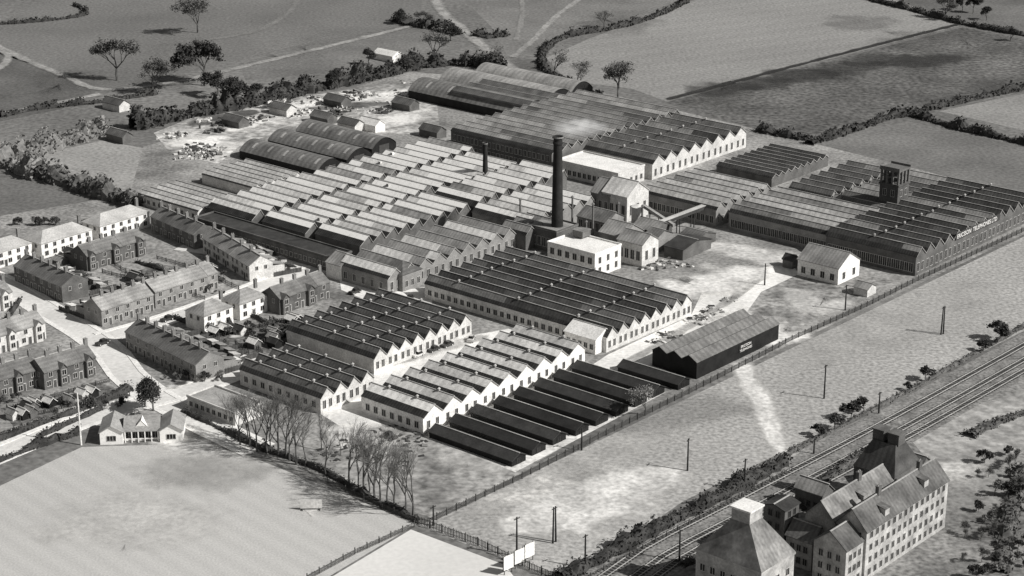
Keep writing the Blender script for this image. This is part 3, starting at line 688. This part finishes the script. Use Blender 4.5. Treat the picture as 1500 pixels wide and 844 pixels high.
pc=P(816,362); so_=obj("smoke",sm,None,(pc.x+6.5,pc.y+2,39.3),0,(10,4.5,3.6)); so_["kind"]="stuff"; tag(so_,"thin pale smoke drifting from the tall chimney","smoke")
shed((1227,418),(1260,404),(1168,403),'b',5.5,3.6,white,mslate,"gabled grey roofed building with bright end wall",wr=(2,1.2,1.4,2.2),wl=(4,1.2,1.4,2))
shed((1270,436),(1284,430),(1252,430),'b',2.6,1.2,lightw,mslate,"tiny hut by the boundary fence",name="hut")
shed((1160,395),(1170,391),(1147,391),'b',3,1.4,dbrick,felt,"small dark hut in the yard",name="hut")
# big black shed
o,La,Lb=frameN((1020,556),(1146,500),(965,532),0)
e=empty("store_shed",o,PHI,"big black timber store shed with grey ridged roof","shed")
b=MB(); nb=3; wv=Lb/nb
b.face([(0,0,0),(La,0,0),(La,0,4.9),(0,0,4.9)]); b.face([(La,Lb,0),(0,Lb,0),(0,Lb,4.9),(La,Lb,4.9)])
for i in range(nb):
    y=i*wv
    for x in(0,La): b.face([(x,y,0),(x,y+wv,0),(x,y+wv,4.9),(x,y+wv/2,6.3),(x,y,4.9)])
obj("wall",b.me("wall",[black]),e)
b=MB()
for y0,z0,y1,z1 in((-.2,4.95,wv/2,6.5),(wv/2,6.5,wv,5)): b.slab([(-.3,y0,z0),(La+.3,y0,z0),(La+.3,y1,z1),(-.3,y1,z1)],.15)
rm=b.me("roof",[M("corrugated_roof",.16,.3,.2,2,.8,('X',2.2,.15))])
for i in range(nb): obj("roof",rm,e,(0,i*wv,0))
obj("sign_board",(lambda q:(q.box(0,-.1,0,8,-.03,2.2,0,True),q.me("sign_board",[black]))[1])(MB()),e,(La*.5,0,1.9))
letter(e,"ERICSSON",La*.52,-.14,3.0,1.1,M("sign_white",.75,.05)); letter(e,"TELEPHONES",La*.51,-.14,1.9,1.0,M("sign_white",.75,.05))
p0=P(628,640); p1=P(845,548); step=(p1-p0)/7; step=A*step.dot(A)
def hut_at(p,L_,label="long low black timber hut with felt roof"):
    e=empty("storage_hut",p,PHI,label,"hut","row of long black storage huts"); gable_parts(e,5.2,L_,'b',1.8,1.2,black,hutroof)
    wins(e,'R',1,4.2,1,.2,1.6,1.4,M("black_door_frame",.03)); return e
nearp=P(748,684)
hl=(p0-nearp).dot(NB)
for i in range(8): hut_at(nearp+step*i+NB*random.uniform(-.5,.5),hl)
hut_at(P(993,572),(P(905,545)-P(993,572)).dot(NB))
poly("terrain",[(624,642),(846,536),(975,575),(755,692)],.052,M("hut_yard",.66,.25,.1,.8,finev=.3))
# curved-roof sheds
def barrel(far,near,width,rise,eave,roof,label,end=None):
    f,n=P(*far),P(*near); L_=(f-n).dot(NB); e=empty("curved_shed",n,PHI,label,"shed","curved roof sheds"); b=MB(); N_=14
    pr=[]
    for i in range(N_+1):
        t=-1+2*i/N_; pr.append((width*(t+1)/2,eave+rise*(1-t*t)))
    for (xa,za),(xb,zb) in zip(pr[:-1],pr[1:]): b.face([(xa,-.3,za),(xb,-.3,zb),(xb,L_+.3,zb),(xa,L_+.3,za)])
    obj("roof",b.me("roof",[roof]),e); b=MB()
    for y in(0,L_): b.face([(0,y,0)]+[(x,y,z-.05) for x,z in pr]+[(width,y,0)])
    b.face([(0,L_,0),(0,0,0),(0,0,eave),(0,L_,eave)]); b.face([(width,0,0),(width,L_,0),(width,L_,eave),(width,0,eave)])
    obj("wall",b.me("wall",[end or black]),e)
    b=MB(); b.face([(width*.3,-.06,0),(width*.7,-.06,0),(width*.7,-.06,3.6),(width*.3,-.06,3.6)]); obj("door",b.me("door",[M("shed_door",.07)]),e)
    b=MB(); y=0
    for (xa,za),(xb,zb) in list(zip(pr[:-1],pr[1:]))[2:5]: b.face([(xa,y,za+.06),(xb,y,zb+.06),(xb,y+1.2,zb+.06),(xa,y+1.2,za+.06)])
    lm_=b.me("roof_light",[M("rooflight_pale",.35)])
    for k in range(5): obj("roof_light",lm_,e,(0,L_*(k+.3)/5,0))
cr=M("curved_sheeting",.16,.35,.15,1.5,.6,('Y',2.5,.15))
cp=M("curved_sheeting_pale",.3,.3,.15,1.5,.6,('Y',2.5,.12))
barrel((352,232),(465,262),13,3.2,3,cr,"dark curved roof shed with black end wall")
barrel((392,217),(508,246),13,3.2,3,cr,"dark curved roof shed with black end wall")
barrel((432,203),(545,230),13,3.2,3,cr,"dark curved roof shed with black end wall")
barrel((592,146),(762,180),17,4,3.5,cr,"long curved roof shed beside the scrap yard")
barrel((640,130),(800,162),17,4,3.5,cp,"long pale curved roof shed")
barrel((690,122),(835,150),15,4,3.5,cp,"long curved roof shed beside the scrap yard")
saw((290,325),(345,305),(195,302),5,3.6,1.4,lightw,aroof2,"low workshop with light grey roofs",wl=(10,1,1.3,1.4))
saw((372,290),(445,270),(300,268),6,3.4,1.4,lightw,aroof2,"low huts with pale grey ridged roofs",wr=(1,1,1.2,1.2))
shed((345,625),(375,605),(296,590),'a',3.2,0,lightw,M("flat_roof_grey",.3,.3),"low flat roofed annex beside the road",wl=(8,1,1.2,1.3))
shed((470,520),(500,508),(415,505),'a',3.2,0,white,wroof,"white flat roofed canteen annex")
for u,v,c in [(550,195,white),(575,92,white),(175,165,lightw),(180,212,dbrick),(600,165,dbrick),(480,185,dbrick),(520,195,lightw),(640,205,dbrick),(420,172,lightw),(350,190,dbrick),(500,160,dbrick)]:
    shed((u,v),(u+14,v-4),(u-26,v-6),'b',3,1.8,c,wroof if c is white else slate,"small gabled outbuilding at the edge of the yard",name="outbuilding",group="small outbuildings")
# ---------------- houses ----------------
tb="dark brick terraced house with slate roof and chimney"; tp="terraced house with slate roof above the street"
hslate=M("house_slate",.15,.3,.25,2.5,.7,('Y',1.1,.1),orand=.15); hpale=M("house_pale_slate",.27,.3,.25,2.5,.7,('Y',1.1,.1),orand=.12)
houses('b',(22,412),(92,444),9,6,dbrick,hslate,tb,garden=9)
houses('a',(150,479),(226,455),8.5,5,brick,hpale,tp,garden=12,bay=True)
houses('a',(228,452),(320,422),8.5,6,brick,hpale,tp,garden=12,bay=True)
houses('a',(128,398),(215,372),8,5,dbrick,hslate,tb,bay=True,bays=1)
houses('b',(222,338),(285,366),8,5,dbrick,hslate,tb,bay=True)
houses('b',(298,370),(366,413),8,5,lightw,hpale,"pale walled terraced house with grey roof",garden=9,bay=True)
houses('a',(410,462),(484,436),8,4,dbrick,hslate,tb,bays=1)
houses('b',(185,510),(288,561),9,8,brick,hslate,tb,garden=13,bay=True)
hw="white walled hipped roof house in garden"
houses('a',(300,488),(342,473),8,1,white,hpale,hw,hip=4,name="detached_house",group="white houses")
houses('a',(352,470),(392,456),8,1,white,hpale,hw,hip=4,name="detached_house",group="white houses")
for p0_,p1_ in [((-30,402),(48,378)),((62,380),(136,358)),((148,354),(220,332))]:
    houses('a',p0_,p1_,9,1,white,M("pale_tile_roof",.4,.2,.2,2),"white semi detached house pair with hipped roof",hip=4.2,name="semi_detached_house",group="white semi detached houses")
houses('a',(-30,528),(68,496),8,5,lightw,hpale,"pale terraced house beside the street",bays=1,garden=8)
houses('a',(-40,468),(20,450),8,3,lightw,hpale,"pale terraced house beside the street",bays=1)
houses('a',(-20,590),(60,566),8,4,dbrick,hslate,tb,bays=1,garden=9)
houses('a',(66,572),(142,548),8,4,dbrick,hslate,tb,bays=2,garden=9)
for pts in [((190,402),(300,440)),((150,400),(260,430)),((230,380),(300,400)),((300,500),(420,470)),((330,515),(440,490)),((395,470),(470,500)),((20,600),(160,560)),((40,612),(190,580)),((340,480),(400,510)),((0,640),(120,600)),((420,465),(500,480)),((300,520),(340,545)),((360,490),(385,520)),((380,480),(420,505)),((400,470),(440,492)),((95,400),(135,420)),((320,410),(350,425)),((10,600),(30,618)),((60,588),(85,606)),((110,575),(135,592)),((160,385),(185,400)),((345,505),(365,520)),((30,395),(70,410))]:
    fence(list(pts),1.3,"dark garden fence between house plots",4,.6)
for pts in [((295,505),(350,535)),((400,500),(440,480)),((60,640),(150,600)),((200,385),(250,400)),((30,440),(10,470)),((330,470),(350,490)),((250,465),(290,480)),((345,450),(400,480))]:
    hedge(list(pts),1.4,1.4,leafd,16,.3,"small garden hedge between house plots")
gp=M("garden_soil",.14,.6,.2,.8,finev=.5)
for pts in [[(185,405),(230,385),(330,412),(250,440)],[(290,500),(400,470),(470,505),(380,540)],[(0,600),(140,560),(190,575),(20,625)],[(60,350),(140,390),(100,420),(40,400)]]:
    poly("garden_ground",pts,.045,gp)
random.seed(9)
for i in range(40):
    u,v=random.choice([(220,405),(270,420),(330,500),(400,490),(440,480),(60,600),(120,590),(80,390),(240,560),(320,540)]); u+=random.uniform(-30,30); v+=random.uniform(-10,10)
    patch([(u,v,1.5),(u+8,v+3,3),(u+16,v+6,1.5)],random.choice([.6,.5,.06]),.9)
for i in range(130):
    a=random.choice([((180,400),(330,440)),((290,480),(460,510)),((0,590),(190,600)),((240,560),(330,540)),((350,500),(450,480)),((20,330),(180,330)),((90,410),(130,425))])
    u=random.uniform(a[0][0],a[1][0]); v=random.uniform(min(a[0][1],a[1][1]),max(a[0][1],a[1][1]))
    tree(random.choice(['shrub','dshrub','shrub','light']),u,v,random.uniform(1.2,3.4),1.0,"garden shrubs","shrub","small leafy shrub in a house garden")
for i in range(30):
    u,v=random.choice([(200,415),(250,420),(290,405),(330,500),(370,495),(420,480),(60,600),(120,590),(30,610),(100,385),(390,505)]); u+=random.uniform(-20,20); v+=random.uniform(-8,8)
    shed((u,v),(u+9,v-4),(u-11,v-4),'b',2,1,random.choice([dbrick,lightw,black]),random.choice([felt,mslate,wroof]),"small garden shed behind houses",name="garden_shed",cat="shed",group="garden sheds")
# ---------------- pavilion ----------------
a0=P(147,652); a1=P(268,648); d=(a1-a0); Lp=d.length; ang=math.atan2(d.y,d.x)
e=empty("clubhouse",a0,ang,"white sports clubhouse with gabled wings and verandah","clubhouse")
ww=5.6; dp=9.5; RG=5.0; ew=3.4; pw=M("white_paint_board",.9,.04,.3,2)
b=MB()
for x in(0,Lp-ww):
    b.face([(x,0,0),(x+ww,0,0),(x+ww,0,ew),(x+ww/2,0,RG),(x,0,ew)]); b.face([(x,dp,0),(x,0,0),(x,0,ew),(x,dp,ew)]); b.face([(x+ww,0,0),(x+ww,dp,0),(x+ww,dp,ew),(x+ww,0,ew)]); b.face([(x+ww,dp,0),(x,dp,0),(x,dp,ew),(x+ww/2,dp,RG),(x+ww,dp,ew)])
b.face([(ww,2.0,0),(Lp-ww,2.0,0),(Lp-ww,2.0,ew),(ww,2.0,ew)]); b.face([(Lp-ww,dp,0),(ww,dp,0),(ww,dp,ew),(Lp-ww,dp,ew)])
obj("wall",b.me("wall",[pw]),e)
rf=M("clubhouse_roof",.3,.2,.3,2)
for x in(0,Lp-ww):
    b=MB()
    b.slab([(x-.3,-.4,ew-.1),(x+ww/2,-.4,RG+.12),(x+ww/2,dp+.3,RG+.12),(x-.3,dp+.3,ew-.1)],.15); b.slab([(x+ww/2,-.4,RG+.12),(x+ww+.3,-.4,ew-.1),(x+ww+.3,dp+.3,ew-.1),(x+ww/2,dp+.3,RG+.12)],.15)
    obj("wing_roof",b.me("wing_roof",[rf]),e)
b=MB(); b.slab([(ww,.8,3.0),(Lp-ww,.8,3.0),(Lp-ww,dp/2+.6,RG+.4),(ww,dp/2+.6,RG+.4)],.15); b.slab([(ww,dp/2+.6,RG+.4),(Lp-ww,dp/2+.6,RG+.4),(Lp-ww,dp+.3,3.2),(ww,dp+.3,3.2)],.15)
obj("roof",b.me("roof",[rf]),e)
cx=Lp/2
b=MB(); b.face([(cx-1.3,2.2,3.8),(cx+1.3,2.2,3.8),(cx,2.2,5.3)]); b.slab([(cx-1.5,2.1,3.7),(cx,2.1,5.4),(cx,5.5,5.4),(cx-1.5,4,3.7)],.1); b.slab([(cx,2.1,5.4),(cx+1.5,2.1,3.7),(cx+1.5,4,3.7),(cx,5.5,5.4)],.1); obj("dormer",b.me("dormer",[pw]),e)
pm=MB(); pm.box(-.12,-.12,0,.12,.12,2.9); pm=pm.me("post",[pw])
for i in range(6): obj("post",pm,e,(ww+.5+(Lp-2*ww-1)*i/5,.9,0))
b=MB(); b.box(ww,.84,.9,Lp-ww,.96,1.05,0,True); obj("railing",b.me("railing",[pw]),e)
for x in(ww/2,Lp-ww/2): obj("window",window_mesh(2.2,1.3,frame,2),e,(x,0,1))
for i in range(5): obj("window",window_mesh(1.6,1.8),e,(ww+1.3+(Lp-2*ww-2.6)*i/4,2.0,.7))
e=empty("cricket_screen",P(440,748),.05,"small pale sight screen standing on the pitch","sight screen"); b=MB(); b.box(0,0,.5,5,.15,2.6,0,True); obj("panel",b.me("panel",[lightw]),e)
lg=MB(); lg.box(-.08,-.6,0,.08,.6,.5,0,True); lg=lg.me("leg",[wood])
for x in(.5,4.5): obj("leg",lg,e,(x,.07,0))
for i,(u,v) in enumerate([(738,844),(754,835),(769,826)]):
    e=empty("billboard",P(u,v),PHI-.1,"large white hoarding on posts beside the fence","billboard","white hoardings"); b=MB(); b.box(0,0,1.2,2.9,.15,4.4,0,True); obj("panel",b.me("panel",[white]),e)
    b=MB()
    for x in(.3,2.5): b.box(x,.16,0,x+.15,.3,4.6)
    b.box(-.12,-.03,1.1,0,.2,4.5,0,True)
    obj("frame",b.me("frame",[wood]),e)
# ---------------- maltings ----------------
mb=M("maltings_brick",.26,.35,.3,2.5); ml=M("maltings_wall",.4,.4,.3,2)
mrf=M("maltings_slate",.11,.5,.2,1.5,.8,('X',1.2,.1)); mrf2=M("maltings_pale_slate",.19,.55,.2,1.5,.8,('X',1.2,.1))
o,La,Lb=frameN((1115,842),(1165,812),(1015,810),9)
e=empty("malt_kiln",o,PHI,"brick malt kiln with pyramid roof and cowl","kiln"); b=MB(); b.box(0,0,0,La,Lb,9); b.box(-.2,-.2,9,La+.2,Lb+.2,9.5,0,True); obj("wall",b.me("wall",[ml]),e)
cx,cy=La/2,Lb/2; s=2.3; zt=17
b=MB(); c=[(-.2,-.2,9.5),(La+.2,-.2,9.5),(La+.2,Lb+.2,9.5),(-.2,Lb+.2,9.5)]; t=[(cx-s,cy-s,zt),(cx+s,cy-s,zt),(cx+s,cy+s,zt),(cx-s,cy+s,zt)]
for i in range(4): j=(i+1)%4; b.face([c[i],c[j],t[j],t[i]])
obj("roof",b.me("roof",[mrf2]),e)
b=MB(); b.box(cx-s,cy-s,zt-.1,cx+s,cy+s,zt+2.6); b.box(cx-s-.3,cy-s-.3,zt+2.6,cx+s+.3,cy+s+.3,zt+3,1,True); obj("cowl",b.me("cowl",[ml,wroof]),e)
wins(e,'L',.5,Lb-.5,6,5,1.2,1.6); wins(e,'R',.5,La-.5,3,5,1.2,1.6)
o,La,Lb=frameN((1310,700),(1352,678),(1250,682),10)
e=empty("malt_kiln",o,PHI,"dark kiln with steep roof and twin cowls","kiln"); b=MB(); b.box(0,0,0,La,Lb,10); obj("wall",b.me("wall",[dbrick]),e)
b=MB(); c=[(-.2,-.2,10),(La+.2,-.2,10),(La+.2,Lb+.2,10),(-.2,Lb+.2,10)]; cx,cy=La/2,Lb/2; t=[(cx-2,cy-3,16),(cx+2,cy-3,16),(cx+2,cy+3,16),(cx-2,cy+3,16)]
for i in range(4): j=(i+1)%4; b.face([c[i],c[j],t[j],t[i]])
obj("roof",b.me("roof",[dslate]),e)
for yy in(-2,2):
    b=MB(); b.box(cx-1.5,cy+yy-1.4,15.7,cx+1.5,cy+yy+1.4,18.2); b.box(cx-1.7,cy+yy-1.6,18.2,cx+1.7,cy+yy+1.6,18.5,0,True); obj("cowl",b.me("cowl",[dbrick]),e)
def mrange(N,Rr,L,z,ax,rise,wall,roof,label,k,floors,kl=3,hip=0,lum=0,dims=None,chs=0):
    o,La,Lb=dims or frameN(N,Rr,L,z); e=empty("maltings_range",o,PHI,label,"maltings"); gable_parts(e,La,Lb,ax,z,rise,wall,roof,hip)
    for f in range(floors):
        wins(e,'R',.8,La-.8,k,1+f*2.9,1.0,1.5,wall); wins(e,'L',.8,Lb-.8,kl,1+f*2.9,1.0,1.5,wall)
    for i in range(lum):
        x=La*(i+.5)/lum; y=Lb*random.choice([.22,.3,.16]); zz=z+rise*(y/(Lb/2)) if ax=='a' else z+rise*.5
        b=MB(); b.box(x-.9,y-.9,zz-.8,x+.9,y+1.2,zz+.9); b.slab([(x-1.1,y-1.1,zz+.9),(x+1.1,y-1.1,zz+.9),(x+1.1,y+1.3,zz+1.4),(x-1.1,y+1.3,zz+1.4)],.12,1); obj("lucam",b.me("lucam",[wall,roof]),e)
    for i in range(chs): chim(e,La*(i+.6)/chs,Lb/2,z+rise,1.6,.6,dbrick)
    return e,La,Lb
o,La,Lb=frameN((1270,778),(1410,708),(1180,748),12)
h1=Lb*.5
mrange(0,0,0,12,'a',4.0,ml,mrf,"long four storey maltings with lit window wall",14,4,3,dims=(o,La,h1-.1),lum=2,chs=2)
mrange(0,0,0,11.5,'a',4.0,mb,mrf2,"long rear maltings range with weathered slate roof",12,2,3,dims=(o+NB*h1,La*.72,Lb-h1),lum=1,chs=1)
mrange((1240,806),(1268,790),(1195,788),10,'a',3.2,ml,mrf,"three storey maltings block with bright end wall",3,3,3)
mrange((1190,795),(1215,782),(1150,783),7,'b',2.6,mb,slate,"low maltings outbuilding with dark gabled roof",2,2,3)
mrange((1150,748),(1172,736),(1118,738),12,'a',0.8,dbrick,felt,"narrow dark brick tower block",2,4,2)
mrange((1345,690),(1372,678),(1300,676),7,'b',2.5,dbrick,slate,"low dark brick outbuilding of the maltings",2,2,3)
mrange((1205,725),(1222,716),(1165,712),5,'b',2,dbrick,mslate,"small maltings store with grey gabled roof",2,1,3)
# ---------------- vehicles ----------------
def car(u,v,ang,c,label):
    e=empty("parked_car",P(u,v),ang,label,"car","parked cars",.0); e.location.z=.06
    m=M("car_paint_%d"%int(c*100),c,.05,1,2,.35); b=MB()
    b.box(-2.0,-.8,.35,2.0,.8,.95,0,True); b.box(-2.0,-.62,.95,-.9,.62,1.05,0); obj("body",b.me("body",[m]),e)
    b=MB(); k=[(-.7,-.72,.95),(1.4,-.72,.95),(1.4,.72,.95),(-.7,.72,.95)]; t=[(-.3,-.6,1.6),(1.1,-.6,1.6),(1.1,.6,1.6),(-.3,.6,1.6)]
    for i in range(4): j=(i+1)%4; b.face([k[i],k[j],t[j],t[i]],1)
    b.face(t,0); obj("cabin",b.me("cabin",[m,glass]),e)
    wm=MB(); wm.tube((0,-.12,0),(0,.12,0),.36,.36,12,cap=True); wm.tube((0,.12,0),(0,-.12,0),.2,.2,10,1,True); wmm=wm.me("wheel",[black,frame])
    for x in(-1.3,1.3):
        for y in(-.8,.8): obj("wheel",wmm,e,(x,y,.36))
for u,v,a,c,l in [(612,523,PHI,.6,"pale saloon car parked in the yard"),(635,515,PHI,.05,"dark saloon car parked beside workshop"),(572,642,PHI+1.5,.04,"dark saloon car parked on waste ground"),(690,500,PHI+.5,.5,"pale saloon car parked in the yard"),(150,505,PHI,.05,"dark saloon car parked on the street"),(520,430,PHI,.05,"dark saloon car parked near works entrance"),(655,508,PHI,.06,"dark saloon car parked beside workshop"),(600,440,PHI+.4,.05,"dark saloon car parked near works entrance"),(245,470,PHI,.05,"dark saloon car parked on the street")]:
    car(u,v,a,c,l)
# ---------------- debris in yards ----------------
def heap(u,v,r,n,mats,label,hh=1.0,ss=1.0):
    e=empty("material_heap",P(u,v),0,label,"heap","heaps of materials in the yard"); b=MB()
    for i in range(n):
        x,y=random.gauss(0,r*.5),random.gauss(0,r*.5); sx,sy,sz=random.uniform(.15,.9)*ss,random.uniform(.15,.7)*ss,random.uniform(.2,1.2)*hh
        a=random.uniform(0,3.14); ca,sa=math.cos(a),math.sin(a); k=len(b.v); b.box(-sx,-sy,0,sx,sy,sz,random.randrange(len(mats)))
        for q in range(k,len(b.v)):
            X,Y,Z=b.v[q]; b.v[q]=(x+X*ca-Y*sa,y+X*sa+Y*ca,Z*(random.uniform(.2,1) if Z>0 else 1))
    o=obj("rubble",b.me("rubble",mats),e); o["kind"]="stuff"
hm=[M("heap_dark",.05),M("heap_mid",.2),M("heap_light",.6)]
cl=[(255,200),(300,190),(340,180),(360,195),(390,168),(450,165),(470,172),(520,160),(560,155),(600,135),(300,222),(420,150),(540,140),(480,150)]
for i in range(50):
    u,v=random.choice(cl); u+=random.gauss(0,14); v+=random.gauss(0,4)
    heap(u,v,random.uniform(2,8),random.randint(8,34),random.choice([hm,[hm[0],hm[0],hm[1]],[hm[2],hm[2],hm[1]]]),"scattered heap of crates and scrap in yard",random.uniform(.6,1.6),random.uniform(.7,1.8))
for i in range(14):
    t=random.random(); heap(960+t*120,500-t*60+random.uniform(-6,8),3,12,hm,"stacked timber and crates in yard",.6)
for i in range(5): heap(950+random.uniform(-10,60),388+random.uniform(-8,6),3,12,hm,"small scrap heap beside sheds",.7)
for i in range(16): heap(random.uniform(470,620),random.uniform(620,680),4,10,[hm[0],hm[1]],"scattered scrap on rough ground",.5)
